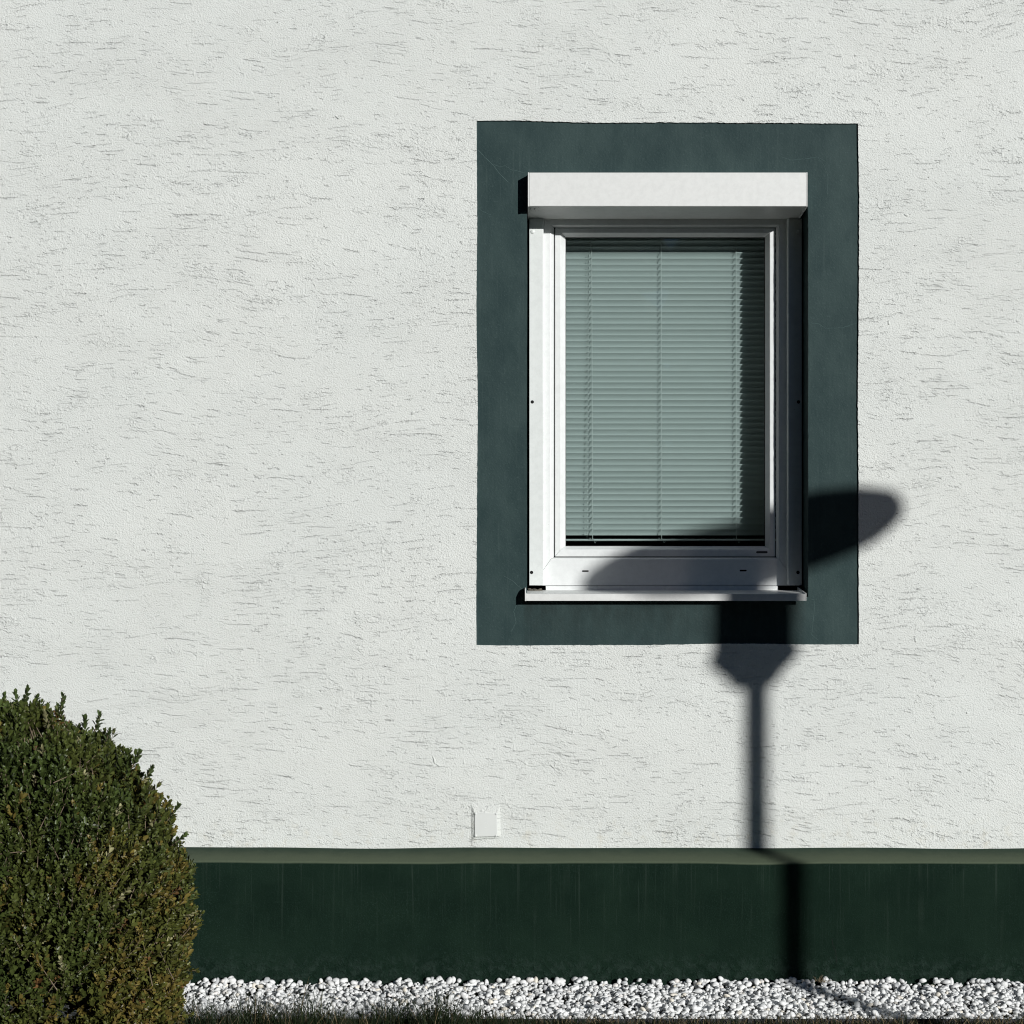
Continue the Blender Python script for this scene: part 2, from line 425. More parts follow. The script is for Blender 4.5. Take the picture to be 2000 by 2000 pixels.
def side_points(p0, p1, n, amp, seed, freq=45.0, slow=0.0):
    out = []
    for i in range(n):
        f = i / n
        x = p0[0] + (p1[0]-p0[0])*f; z = p0[1] + (p1[1]-p0[1])*f
        q = Vector((x*freq, z*freq, seed)); q2 = Vector((x*2.2, z*2.2, seed+5))
        hor = abs(p1[0]-p0[0]) > abs(p1[1]-p0[1])
        fade = min(1.0, 12*min(f, 1-f))
        d = (mnoise.noise(q)*amp + mnoise.noise(q*2.7)*amp*0.6 + mnoise.noise(q2)*slow) * fade
        out.append((x, z+d) if hor else (x+d, z))
    return out

def ring(corners, counts, amps, seed, freq=45.0, slow=0.0):
    """corners tl,tr,br,bl"""
    o = []
    for i in range(4):
        o += side_points(corners[i], corners[(i+1) % 4], counts[i], amps[i], seed+i*3.3, freq, slow)
    return o

def pxz(px, py, d=0.0):
    w = W(px, py, d); return (w[0], w[2])

ledge_z = W(0, 1657)[2]
WX0, WX1, WTOP = -6.0, 6.0, 6.2
counts = (420, 520, 420, 520)
outer_sur = [pxz(931, 236), pxz(1676, 241), pxz(1677.5, 1258.5), pxz(930.5, 1260)]
counts_w = (400, 560, 1800, 560)
hole = ring(outer_sur, counts_w, (0.0020, 0.0014, 0.0010, 0.0010), 1.0, 60.0, 0.0065)
big = ring([(WX0, WTOP), (WX1, WTOP), (WX1, ledge_z), (WX0, ledge_z)], counts_w, (0, 0, 0.0028, 0), 9.0, 40.0, 0.006)
n = len(hole)
v = [(x, 0.0, z) for x, z in big] + [(x, 0.0, z) for x, z in hole]
v += [(x, 0.014, z) for x, z in big] + [(x, 0.010, z) for x, z in hole]
f = []
for i in range(n):
    j = (i+1) % n
    f += [(i, n+i, n+j, j), (n+i, 3*n+i, 3*n+j, n+j), (i, j, 2*n+j, 2*n+i)]
nv = len(v)
# the house goes on behind the render: masonry body
v += [(WX0, 0.014, 0), (WX1, 0.014, 0), (WX1, 7, 0), (WX0, 7, 0), (WX0, 0.014, WTOP), (WX1, 0.014, WTOP), (WX1, 7, WTOP), (WX0, 7, WTOP)]
f += [(nv+1, nv+2, nv+6, nv+5), (nv+2, nv+3, nv+7, nv+6), (nv+3, nv, nv+4, nv+7), (nv+4, nv+5, nv+6, nv+7)]
me = mesh('wall', v, f)
wall = link('wall', me, M_RENDER, house); wall['label'] = 'white render with fine horizontal scratches'

# surround: a smooth painted band 6 mm behind the face of the render, and the reveal of the opening
OP = [pxz(1029.5, 341), pxz(1579.3, 341), pxz(1579.3, 1166), pxz(1029.5, 1166)]
cs = (160, 400, 160, 400)
sur_o = ring([pxz(915, 222), pxz(1692, 222), pxz(1692, 1274), pxz(915, 1274)], cs, (0, 0, 0, 0), 0)
sur_i = ring(OP, cs, (0.0003, 0.0010, 0.0003, 0.0004), 4.0, 26.0, 0.0012)
n = len(sur_o); TY = 0.007
v = [(x, TY, z) for x, z in sur_o] + [(x, TY, z) for x, z in sur_i] + [(x, 0.32, z) for x, z in sur_i] + [(x, 0.012, z) for x, z in sur_o]
f = []
for i in range(n):
    j = (i+1) % n
    f += [(i, n+i, n+j, j), (n+i, 2*n+i, 2*n+j, n+j), (i, j, 3*n+j, 3*n+i)]
sur = link('window_surround', mesh('window_surround', v, f), M_TEAL, house)
sur['label'] = 'smooth dark petrol painted surround'
# hair cracks filled over with paint: low ridges on the surround
def crack(pts, w=0.0011, h=0.0004):
    m_ = MB(); P = []
    for (a_, b_) in zip(pts[:-1], pts[1:]):
        k = max(2, int(math.hypot(a_[0]-b_[0], a_[1]-b_[1]) / 3))
        for i in range(k):
            t_ = i/k
            P.append((a_[0]+(b_[0]-a_[0])*t_ + mnoise.noise(Vector((a_[0]+i*.7, b_[1], 1)))*1.1,
                      a_[1]+(b_[1]-a_[1])*t_ + mnoise.noise(Vector((a_[1]+i*.7, b_[0], 4)))*1.1))
    P.append(pts[-1])
    vs_ = []; fs = []
    for i, (a_, b_) in enumerate(P):
        x, z = pxz(a_, b_)
        q = P[min(i+1, len(P)-1)]; r_ = P[max(0, i-1)]
        tx, tz = q[0]-r_[0], -(q[1]-r_[1]); L = math.hypot(tx, tz) or 1
        nx_, nz_ = -tz/L, tx/L
        ww = w*(1 if 0 < i < len(P)-1 else .1)
        vs_ += [(x+nx_*ww, TY+0.0002, z+nz_*ww), (x, TY-h, z), (x-nx_*ww, TY+0.0002, z-nz_*ww)]
        if i:
            k = 3*i
            fs += [(k-3, k, k+1, k-2), (k-2, k+1, k+2, k-1)]
    m_.add(vs_, fs)
    return m_.build('paint_crack', M_TEAL_LIT, sur)
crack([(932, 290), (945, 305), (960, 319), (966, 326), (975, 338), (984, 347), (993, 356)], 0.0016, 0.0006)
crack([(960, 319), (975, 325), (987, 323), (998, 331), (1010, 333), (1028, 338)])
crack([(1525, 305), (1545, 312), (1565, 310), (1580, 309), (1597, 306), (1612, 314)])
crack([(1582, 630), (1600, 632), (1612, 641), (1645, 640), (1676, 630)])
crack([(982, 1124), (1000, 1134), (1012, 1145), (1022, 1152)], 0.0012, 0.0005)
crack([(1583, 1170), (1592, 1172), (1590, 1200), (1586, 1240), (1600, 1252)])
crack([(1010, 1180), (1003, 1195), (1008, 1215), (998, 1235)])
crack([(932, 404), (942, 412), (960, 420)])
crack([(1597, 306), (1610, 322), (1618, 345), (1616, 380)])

# plinth with a sloping ledge
NP = 420; LD = 0.165
prof_n = 10
vv = []
fz = W(0, 1685, LD)[2]
for i in range(NP+1):
    x = WX0 + (WX1-WX0)*i/NP
    wv = mnoise.noise(Vector((x*1.6, 3, 0)))*0.007+mnoise.noise(Vector((x*4.1, 8, 0)))*0.003; wy = mnoise.noise(Vector((x*1.1, 7, 0)))*0.004
    j_ = mnoise.noise(Vector((x*40, 3, 0)))*0.0004
    zl = fz + wv + j_; yl = -LD + wy
    e1 = mnoise.noise(Vector((x*9, 1, 0)))*0.004; e2 = mnoise.noise(Vector((x*14, 2, 0)))*0.007
    wave = mnoise.noise(Vector((x*2.2, ledge_z*2.2, 9.0+2*3.3+5)))*0.006      # the foot of the render runs a little uneven
    pr = [(0.0135, ledge_z+wave+0.020), (-0.002, ledge_z+wave-0.001), (-0.08, (ledge_z+fz+wave)/2+0.002+wv*.5), (yl+0.012, zl+0.003), (yl+0.004, zl+0.0005), (yl, zl-0.006),
          (yl-0.001, zl-0.15), (yl-0.001, 0.11+e1), (yl-0.002+e2*.4, 0.05+e2), (yl-0.002, -0.06)]
    vv += [(x, a_, b_) for a_, b_ in pr]
ff = []
for i in range(NP):
    for k in range(prof_n-1):
        a0 = i*prof_n+k
        ff.append((a0, a0+1, a0+prof_n+1, a0+prof_n))
me = mesh('plinth', vv, ff, True)
pl = link('plinth', me, M_PLINTH, house); pl['label'] = 'dark green plinth with a dusty sloping ledge'
bm = bmesh.new(); bm.from_mesh(me); bmesh.ops.recalc_face_normals(bm, faces=bm.faces)
if sum(fc.normal.y for fc in bm.faces) > 0: bmesh.ops.reverse_faces(bm, faces=bm.faces)
bm.to_mesh(me); bm.free()

# hair cracks and a chip or two on the plinth face
def plinth_crack(pts):
    m_ = MB(); m_.tube([Vector(W(a_, b_, LD+0.0015))+Vector((random.uniform(-.0008, .0008), 0, 0)) for a_, b_ in pts], 0.0009, 4)
    m_.build('paint_crack', M_BLACK, pl)
plinth_crack([(1625, 1832), (1627, 1845), (1632, 1858), (1634, 1872), (1633, 1880)])
plinth_crack([(1366, 1868), (1371, 1864), (1377, 1866), (1374, 1870)])
def plinth_scar(pts):
    m_ = MB(); m_.tube([Vector(W(a_, b_, LD+0.0008)) for a_, b_ in pts], 0.0006, 4); m_.build('paint_scar', mat_plain('worn_green_paint', (0.022, 0.034, 0.028), 0.8, 0.1), pl)
plinth_scar([(745, 1742), (758, 1760), (768, 1780), (775, 1800), (778, 1812)])
# crumbs and drips of plaster standing out of the render
def lump(px, py, w_, h_, tilt, seed):
    bm_ = bmesh.new(); bmesh.ops.create_icosphere(bm_, subdivisions=3, radius=1.0)
    for q in bm_.verts:
        k_ = 1+0.5*mnoise.noise(q.co*1.6+Vector((seed, 0, 0)))
        x_, y_, z_ = q.co*k_; ca, sa = math.cos(tilt), math.sin(tilt)
        x_ *= w_; z_ *= h_; q.co = Vector((x_*ca-z_*sa, y_*0.0032, x_*sa+z_*ca))
    me_ = bpy.data.meshes.new('plaster_lump'); bm_.to_mesh(me_); bm_.free(); me_.shade_smooth()
    link('plaster_lump', me_, M_RENDER, wall, W(px, py, 0.0))
for a_ in ((848, 1484, .004, .013, .3, 1), (856, 1494, .008, .004, -.4, 2), (1788, 1250, .003, .009, .1, 3), (286, 1412, .009, .004, -.2, 4), (806, 806, .007, .005, .8, 5), (1736, 630, .004, .008, .1, 6),
           (1640+130, 420, .008, .004, -.3, 7), (520, 960, .006, .004, .3, 8), (1890, 1392, .006, .004, 0, 9), (1100, 1448, .007, .003, -.3, 10), (660, 230, .008, .004, -.5, 11), (150, 900, .006, .004, .2, 12)):
    lump(*a_)

# room behind the window
x0, z1 = OP[0]; x1, z0 = OP[2]
r_ = MB()
RX0, RX1, RZ0, RZ1, RY0, RY1 = x0-1.3, x1+1.3, 0.3, 2.95, 0.32, 3.8
r_.add([(RX0,RY0,RZ0),(RX1,RY0,RZ0),(RX1,RY1,RZ0),(RX0,RY1,RZ0),(RX0,RY0,RZ1),(RX1,RY0,RZ1),(RX1,RY1,RZ1),(RX0,RY1,RZ1)],
       [(0,1,2,3),(4,7,6,5),(1,2,6,5),(2,3,7,6),(3,0,4,7)])
r_.add([(RX0,RY0,RZ0),(RX1,RY0,RZ0),(RX1,RY0,RZ1),(RX0,RY0,RZ1),(x0,RY0,z0),(x1,RY0,z0),(x1,RY0,z1),(x0,RY0,z1)],
       [(0,1,5,4),(1,2,6,5),(2,3,7,6),(3,0,4,7)])
rm = link('room', mesh('room', r_.v, r_.f), M_ROOM, house)

# --- window frame members from measured rings; each side its own mitred piece
def members(rings, gap=0.0008):
    """rings: (pxL, pxR, pyT, pyB, depth behind wall)"""
    R_ = []
    for (a_, b_, c_, d_, dep) in rings:
        xl, zt = pxz(a_, c_, -dep); xr_, zb = pxz(b_, d_, -dep)
        R_.append([(xl, dep, zt), (xr_, dep, zt), (xr_, dep, zb), (xl, dep, zb)])
    m_ = MB(); n_ = len(R_)
    for s_ in range(4):
        e = (s_+1) % 4; vs_ = []
        for rg in R_:
            A = Vector(rg[s_]); B = Vector(rg[e]); dd = (B-A).normalized()*gap
            vs_ += [A+dd, B-dd]
        fs = [(2*i, 2*i+1, 2*i+3, 2*i+2) for i in range(n_-1)]
        fs.append((2*n_-2, 2*n_-1, 1, 0))
        fs += [tuple(range(0, 2*n_, 2)), tuple(range(2*n_-1, 0, -2))]
        m_.add(vs_, fs)
    return m_
# fixed frame
fr = members([(1040, 1562, 424, 1143.5, 0.230), (1040, 1562, 424, 1143.5, 0.150), (1074.5, 1522.5, 438, 1094, 0.150),
              (1076, 1521, 439.5, 1092, 0.1508), (1081.5, 1516, 444, 1089, 0.160), (1082, 1515.5, 444.5, 1088.5, 0.230)])
window = fr.build('window', M_PVC, house)
window['label'] = 'white plastic window with one tall sash'
sr = members([(1083.6, 1514.2, 446, 1087.0, 0.225), (1083.6, 1514.2, 446, 1087.0, 0.1665), (1084.6, 1513.2, 447, 1086.2, 0.165),
              (1094.0, 1504.4, 454.0, 1075, 0.165), (1095.0, 1503.4, 455.0, 1073.2, 0.1662), (1103.8, 1494.8, 463, 1067.4, 0.193),
              (1104.5, 1494, 463.6, 1066.7, 0.196), (1104.5, 1494, 463.6, 1066.7, 0.225)])
sr.build('sash', M_PVC, window)
gk = members([(1100, 1497, 461, 1069.5, 0.2015), (1100, 1497, 461, 1069.5, 0.1985), (1105.6, 1492.6, 465.4, 1065.4, 0.1985), (1105.6, 1492.6, 465.4, 1065.4, 0.2015)])
gk.build('gasket', M_BLACK, window)
gx0, gz1 = pxz(1098, 458, -0.205); gx1, gz0 = pxz(1499, 1072, -0.205)
b = MB(); b.box(gx0, gx1, 0.2030, 0.2070, gz0, gz1); b.build('pane', M_GLASS, window)
# strip under the frame, its screw heads
b = MB()
xa, za = pxz(1066, 1144.5, -0.146); xb, zb = pxz(1519, 1154, -0.146)
b.box(xa, xb, 0.146, 0.20, zb, za); st = b.build('sill_connector_strip', M_PVC, window, 0.0006)
for px_ in (1166.5, 1300, 1434):
    x_, z_ = pxz(px_, 1147.5, -0.146); b = MB(); b.disc_y(x_, 0.146, z_, 0.0042, 0.0018, 12, .6); b.build('screw', M_RAIL, window, smooth=True)
def slot(px, py, w, h, dep, mat=M_BLACK, name='drain_slot'):
    x_, z_ = pxz(px, py, -dep); ww = w*S/2; hh = h*S/2; m_ = MB(); n_ = 6; pr = []
    for k in range(n_+1): a_ = -math.pi/2+math.pi*k/n_; pr.append((ww-hh+hh*math.cos(a_), hh*math.sin(a_)))
    for k in range(n_+1): a_ = math.pi/2+math.pi*k/n_; pr.append((-ww+hh+hh*math.cos(a_), hh*math.sin(a_)))
    nn = len(pr)
    m_.add([(x_+a_, dep-0.0007, z_+c_) for a_, c_ in pr]+[(x_+a_, dep+0.0003, z_+c_) for a_, c_ in pr],
           [tuple(range(nn))]+[(i, (i+1) % nn, nn+(i+1) % nn, nn+i) for i in range(nn)])
    return m_.build(name, mat, window)
slot(1143.3, 1115.4, 13.5, 3.0, 0.150); slot(1451.5, 1114.4, 14, 3.2, 0.150); slot(1488, 1078.5, 23, 4.2, 0.165, M_EDGE, 'maker_label')

# --- roller shutter: box, guide rails
bx0, bzt = pxz(1031, 337, 0.048); bx1, bzb = pxz(1577, 403, 0.048)
zr = W(0, 425.5, -0.117)[2]
b = MB(); b.prism_x([(-0.048, bzt), (-0.048, bzb+0.0015), (-0.0465, bzb), (0.112, zr), (0.16, zr), (0.16, bzt)], bx0+0.005, bx1-0.005)
shut = b.build('roller_shutter', M_ALU, house, 0.0012)
shut['label'] = 'white aluminium roller shutter box with guide rails down both sides'
for xa, xb in ((bx0, bx0+0.0042), (bx1-0.0042, bx1)):
    b = MB(); b.prism_x([(-0.0486, bzt+0.0006), (-0.0486, bzb-0.0004), (-0.046, bzb-0.0016), (0.112, zr-0.003), (0.16, zr-0.003), (0.16, bzt+0.0006)], xa, xb)
    b.build('end_cap', M_ALU, shut, 0.0008)
for (pa, pb, s_) in ((1033.8, 1061.6, 1), (1539, 1566, -1)):
    xa, zt = pxz(pa, 426.5, -0.117); xb, zb = pxz(pb, 1143.3, -0.117)
    b = MB(); ch = 0.0022
    if s_ == 1: prof = [(xa, 0.117), (xb-ch, 0.117), (xb, 0.117+ch), (xb, 0.152), (xa, 0.152)]
    else: prof = [(xa, 0.152), (xa, 0.117+ch), (xa+ch, 0.117), (xb, 0.117), (xb, 0.152)]
    b.prism_z(prof, zb, min(zt, zr-0.001)); b.build('guide_rail', M_RAIL, shut, 0.0008)
for px_, py_ in ((1039.6, 785), (1038.2, 1118), (1559.5, 785), (1558.5, 1118)):
    x_, z_ = pxz(px_, py_, -0.117); b = MB(); b.disc_y(x_, 0.1172, z_, 0.0062, 0.0006, 18); b.build('screw_hole', M_BLACK, shut)
for px_, py_ in ((1040.3, 452.5), (1559.5, 452.5)):
    x_, z_ = pxz(px_, py_, -0.117); b = MB(); b.disc_y(x_, 0.1172, z_, 0.0080, 0.0030, 20, .7); b.build('cap_plug', M_RAIL, shut, smooth=True)
# grime on the lower left corner of the box
b = MB()
for k in range(26):
    u_ = random.random()**1.7; d_ = -0.045+random.random()*0.06
    z_ = bzb+(zr-bzb)*(d_+0.0465)/0.1585-0.0006
    b.box(bx0+0.002+u_*0.05, bx0+0.003+u_*0.05+random.random()*0.003, d_, d_+0.0018, z_-0.0004, z_)
b.build('cobweb_dirt', M_RUST, shut)

# --- sill
sx0, szt = pxz(1025.2, 1160, 0.042); sx1, szb = pxz(1575, 1173.6, 0.042)
szk = W(0, 1152.5, -0.146)[2]
b = MB(); b.prism_x([(-0.042, szt), (-0.042, szb), (-0.0405, szb), (-0.0400, szt-0.003), (0.146, szk-0.003), (0.146, szk)], sx0+0.0042, sx1-0.004)
sill = b.build('window_sill', M_ALU, house, 0.0007)
sill['label'] = 'thin white metal sill sloping outwards'
for xa, xb, w_ in ((sx0, sx0+0.0042, 1), (sx1-0.004, sx1, 0)):
    b = MB(); b.prism_x([(-0.0426, szt+0.0030), (-0.0426, szb-0.0006), (-0.039, szb-0.0006), (-0.036, szt-0.006), (0.140, szk-0.006), (0.140, szk+0.012), (-0.020, szt+0.017*w_+0.004), (-0.030, szt+0.013*w_+0.004)], xa, xb)
    b.build('sill_end_cap', M_ALU, sill, 0.0006)
b = MB()
for k in range(40):
    f_ = random.random(); x_ = sx0+0.012+random.random()**2*0.05; y_ = 0.144-random.random()*0.03
    b.box(x_, x_+0.002+random.random()*0.005, y_-0.004, y_, szk-0.001, szk+0.0015+random.random()*0.006)
b.build('sill_grime', M_RUST, sill)

# --- square cover plate low on the wall
pc = W(949, 1610); hw, hh = 0.0405, 0.0425; PY = -0.0088
b = MB(); b.box(pc[0]-hw, pc[0]+hw, PY-0.0015, PY+0.003, pc[2]-hh, pc[2]+hh); plate = b.build('cover_plate', M_PLATE, house, 0.0016)
plate['label'] = 'small square white-painted cover plate with four screws'
for sx in (-1, 1):
    for sz in (-1, 1):
        b = MB(); b.disc_y(pc[0]+sx*(hw-0.0035), PY-0.0014, pc[2]+sz*(hh-0.003), 0.0045, 0.0026, 12, .6); b.build('screw', M_PLATE, plate, smooth=True)
b = MB()
b.tube([(pc[0]+0.0088*math.cos(a_), PY-0.0016, pc[2]-0.001+0.0088*math.sin(a_)) for a_ in np.linspace(0, 2*math.pi, 25)], 0.0004, 4); b.build('round_mark', M_PLATE, plate)
# the mound of render the plate is bedded in
b = MB(); w_ = 0.0005
b.add([(pc[0]-hw-w_, PY+0.001, pc[2]+hh), (pc[0]+hw+w_, PY+0.001, pc[2]+hh), (pc[0]+hw+w_, PY+0.001, pc[2]-hh+0.004), (pc[0]-hw-w_, PY+0.001, pc[2]-hh-0.004),
       (pc[0]-hw-0.015, 0.0006, pc[2]+hh*1.9), (pc[0]+hw+0.012, 0.0006, pc[2]+hh*1.9), (pc[0]+hw+0.014, 0.0006, pc[2]-hh*1.1), (pc[0]-hw-0.015, 0.0006, pc[2]-hh*1.8)],
      [(0, 1, 2, 3), (4, 5, 1, 0), (5, 6, 2, 1), (6, 7, 3, 2), (7, 4, 0, 3)])
b.build('plaster_mound', M_RENDER, wall)

# ------------------------------------------------------------------ venetian blind inside
RB = 0.304
blind = empty('venetian_blind', W(1300, 465, -RB))
tag(blind, 'closed pale grey-green venetian blind hanging behind the window pane', 'blind')
kk = (D+RB)/D
bl0 = W(1085, 0, -RB)[0]; bl1 = W(1515, 0, -RB)[0]
pitch = 11.49*S*kk
prof = []
for i in range(9):
    t_ = i/8
    prof.append((RB-0.0085+0.0155*(1-(1-t_)**2.0), -t_*0.0250))
pts = [(y_, z_) for y_, z_ in prof]
sv = []; sf = []
for xx in (bl0, bl1):
    for y_, z_ in pts: sv.append((xx, y_-RB, z_))
for xx in (bl0, bl1):
    for y_, z_ in pts: sv.append((xx, y_-RB+0.00025, z_))
m9 = len(pts)
for i in range(m9-1):
    sf.append((i, i+1, m9+i+1, m9+i)); sf.append((2*m9+i, 3*m9+i, 3*m9+i+1, 2*m9+i+1))
sf += [(0, m9, 3*m9, 2*m9), (m9-1, 3*m9-1, 4*m9-1, 2*m9-1)]
slat_me = mesh('slat', sv, sf, True); slat_me.materials.append(M_SLAT)
ztop0 = W(0, 503.9-11.49*4, -(RB-0.008))[2]
zbot = 0
for i in range(52):
    z_ = ztop0 - i*pitch
    if i > 50: break
    o = link('slat', slat_me, None, blind, (random.uniform(-.0012, .0012), RB, z_+random.uniform(-.0004, .0004)))
    o.rotation_euler = (random.uniform(-.035, .035), random.uniform(-.0006, .0006), 0)
    zbot = z_
br_z = W(0, 1056.5, -RB)[2]
b = MB(); b.prism_x([(RB-0.009, br_z+0.0075), (RB-0.0105, br_z+0.004), (RB-0.009, br_z), (RB+0.008, br_z), (RB+0.0095, br_z+0.004), (RB+0.008, br_z+0.0075)], bl0, bl1)
b.build('bottom_rail', M_SLAT, blind, 0.0006)
hz = ztop0+0.006
b = MB(); b.box(bl0, bl1, RB-0.010, RB+0.016, hz, hz+0.03); b.build('head_rail', M_SLAT, blind, 0.001)
for pxa, pxb in ((1155.2, 1157.2), (1291.2, 1292.0), (1437.5, 1438.0)):
    ta = W(pxa, 470, -(RB-.012)); tb = W(pxb, 1052, -(RB-.012))
    b = MB(); zt_, zb_ = hz, br_z+0.004
    NP_ = 60
    b.tube([(ta[0]+(tb[0]-ta[0])*i/NP_, RB-0.0132-0.0004*math.sin(i*2.1), zt_+(zb_-zt_)*i/NP_) for i in range(NP_+1)], 0.0015, 5)
    b.build('ladder_cord', M_CORD, blind)
    b = MB(); bxp = tb[0]
    P = [(bxp-0.014+0.028*u_, RB-0.0125, br_z+0.003+0.005*math.sin(u_*13)+0.006*math.sin(u_*5)) for u_ in np.linspace(0, 1, 26)]
    b.tube(P, 0.0006, 5); b.build('cord_knot', M_CORD, blind)
# bead chain beside the left cord
ca = W(1151, 466, -(RB-.014)); cb = W(1146.5, 1050, -(RB-.014))
b = MB(); b.tube([ca, cb], 0.0005, 5)
for i in range(49):
    t_ = (i+.75)/49.5; c_ = Vector(ca).lerp(Vector(cb), t_)
    b.tube([c_+Vector((0, 0, .0030)), c_+Vector((0, 0, .0022)), c_-Vector((0, 0, .0022)), c_-Vector((0, 0, .0030))], 0.0019, 6)
b.build('bead_chain', M_CORD, blind, smooth=True)

# ------------------------------------------------------------------ street lamp whose shadow falls on the wall
TA = math.tan(SUN_AZ); TB = math.tan(SUN_EL)/math.cos(SUN_AZ)
LDEP = 5.5
shx, shz = pxz(1477, 1063)
lx = shx + LDEP*TA; lz = shz + LDEP*TB
lamp = empty('street_lamp', (lx, -LDEP, 0))
tag(lamp, 'post-top street lamp with wide flat shade that throws the shadow across the window', 'street lamp')
def lean(deg): return Matrix.Translation((0, 0, lz)) @ Matrix.Rotation(R(deg), 4, 'Y') @ Matrix.Translation((0, 0, -lz))
HEAD = {'lamp_shade': lean(-7.5), 'lamp_cap': lean(-7.5), 'lamp_body': lean(1.0)}
def lamp_part(name, prof, mat, seg=48):
    m_ = MB(); m_.lathe(prof, seg)
    if name != 'lamp_pole': m_.v = [tuple(HEAD[name] @ Vector(q)) for q in m_.v]
    o = m_.build(name, mat, None, smooth=True)
    o.parent = lamp; return o
RS = 0.455
lamp_part('lamp_shade', [(0.001, lz+0.105), (0.15, lz+0.10), (0.30, lz+0.082), (RS-.06, lz+0.068), (RS-.015, lz+0.046), (RS, lz+0.010), (RS-.01, lz-0.024), (RS-.06, lz-0.062), (0.30, lz-0.086), (0.001, lz-0.10)], M_SMOKE)
lamp_part('lamp_cap', [(0.001, lz+0.135), (0.05, lz+0.13), (0.085, lz+0.118), (0.10, lz+0.106), (0.10, lz+0.06), (0.001, lz+0.06)], M_POLE)
lamp_part('lamp_body', [(0.001, lz), (0.118, lz-0.004), (0.124, lz-0.10), (0.128, lz-0.380), (0.139, lz-0.392), (0.140, lz-0.412), (0.082, lz-0.480), (0.072, lz-0.505), (0.001, lz-0.505)], M_POLE)
lamp_part('lamp_pole', [(0.001, lz-0.46), (0.039, lz-0.46), (0.039, lz-1.2), (0.040, 0.8), (0.045, 0.75), (0.045, 0.0), (0.001, 0.0)], M_POLE)

# ------------------------------------------------------------------ box bush
BC = np.array([0, 0, 0.0]); BD = 0.98
bxw = W(28, 1700, BD)[0]
bush = empty('box_bush', (bxw, -BD, 0))
tag(bush, 'rounded clipped box bush with dark green and bronze leaves beside the white gravel', 'bush')
HB = 1.04; RBX = 0.52; RBY = 0.52
def bush_point(u, th, shrink=1.0):
    """u 0..1 height parameter, th angle; an egg with a steep flank"""
    z = HB*u
    # radius over height
    e = (np.clip((u-0.36)/0.64, 0, 1))
    rr = np.where(u < 0.36, 0.92+0.08*np.sin(np.clip(u/0.36, 0, 1)*math.pi/2), np.power(np.clip(1-e**2.15, 0, 1), 0.56))
    x = RBX*rr*np.cos(th)*shrink; y = RBY*rr*np.sin(th)*shrink
    return x, y, HB*0.5+(z-HB*0.5)*shrink if not np.isscalar(shrink) or shrink != 1.0 else z
def lumps(x, y, z):
    out = np.empty(len(x))
    for i in range(len(x)):
        q = Vector((x[i]*5.5, y[i]*5.5, z[i]*5.5))
        out[i] = mnoise.noise(q)*0.040 + mnoise.noise(q*2.6)*0.020
    return out

LEAF_T = np.array([[0, 0, 0], [0.42, 0.24, 0.05], [0.80, 0.22, 0.03], [1, 0, -0.04], [0.80, -0.22, 0.03], [0.42, -0.24, 0.05], [0.55, 0, -0.04]])
LEAF_F = np.array([[0, 6, 1], [1, 6, 2], [2, 6, 3], [3, 6, 4], [4, 6, 5], [5, 6, 0]])

def leaves_from_shoots(base, dirn, length, npair, size, tint, openness=0.85):
    """arrays: base (n,3), dirn (n,3), length (n,), npair int ; returns verts, faces, colours"""
    n_ = len(base)
    d = dirn/np.linalg.norm(dirn, axis=1, keepdims=True)
    ref = np.where(np.abs(d[:, 2:3]) > .9, np.array([[1.0, 0, 0]]), np.array([[0, 0, 1.0]]))
    a = np.cross(d, ref); a /= np.linalg.norm(a, axis=1, keepdims=True); bb = np.cross(d, a)
    rot = rng.uniform(0, math.pi, n_)
    V = []; C = []
    for k in range(npair):
        t_ = (k+.3)/npair
        for s_ in (0, 1):
            an = rot + k*math.pi/2*0.93 + s_*math.pi + rng.normal(0, .25, n_)
            side = a*np.cos(an)[:, None] + bb*np.sin(an)[:, None]
            op = openness*(1.15-0.75*t_) + rng.normal(0, .16, n_)
            L = d*np.cos(op)[:, None] + side*np.sin(op)[:, None]
            up = d*np.sin(op)[:, None] - side*np.cos(op)[:, None] + rng.normal(0, .18, (n_, 3))
            up -= L*np.sum(up*L, 1, keepdims=True); up /= np.linalg.norm(up, axis=1, keepdims=True)
            Wd = np.cross(up, L)
            sz = size*rng.uniform(.72, 1.18, n_)*(1.0 - .30*(t_ > .8))
            o = base + d*(length*t_)[:, None]
            P = o[:, None, :] + sz[:, None, None]*(LEAF_T[None, :, 0:1]*L[:, None, :] + LEAF_T[None, :, 1:2]*Wd[:, None, :]*1.05 + LEAF_T[None, :, 2:3]*up[:, None, :]*1.6)
            V.append(P)
            C.append(tint*rng.uniform(.60, 1.25, (n_, 1))*(0.78+0.5*t_))   # young tips are paler
    V = np.concatenate(V); C = np.concatenate(C)
    nl = len(V)
    F = (LEAF_F[None] + (np.arange(nl)*7)[:, None, None]).reshape(-1, 3)
    return V.reshape(-1, 3), F, np.repeat(C, 6, axis=0)

def fast_mesh(name, V, F, Cface, mat, smooth=False):
    me = bpy.data.meshes.new(name)
    nv, nf = len(V), len(F); k = F.shape[1]
    me.vertices.add(nv); me.vertices.foreach_set('co', V.astype(np.float32).ravel())
    me.loops.add(nf*k); me.loops.foreach_set('vertex_index', F.astype(np.int32).ravel())
    me.polygons.add(nf); me.polygons.foreach_set('loop_start', np.arange(0, nf*k, k, dtype=np.int32))
    me.polygons.foreach_set('loop_total', np.full(nf, k, dtype=np.int32))
    me.update(calc_edges=True)
    at = me.attributes.new('tint', 'FLOAT_COLOR', 'FACE')
    cc = np.ones((nf, 4), np.float32); cc[:, :3] = Cface
    at.data.foreach_set('color', cc.ravel())
    if smooth: me.shade_smooth()
    me.materials.append(mat)
    return me

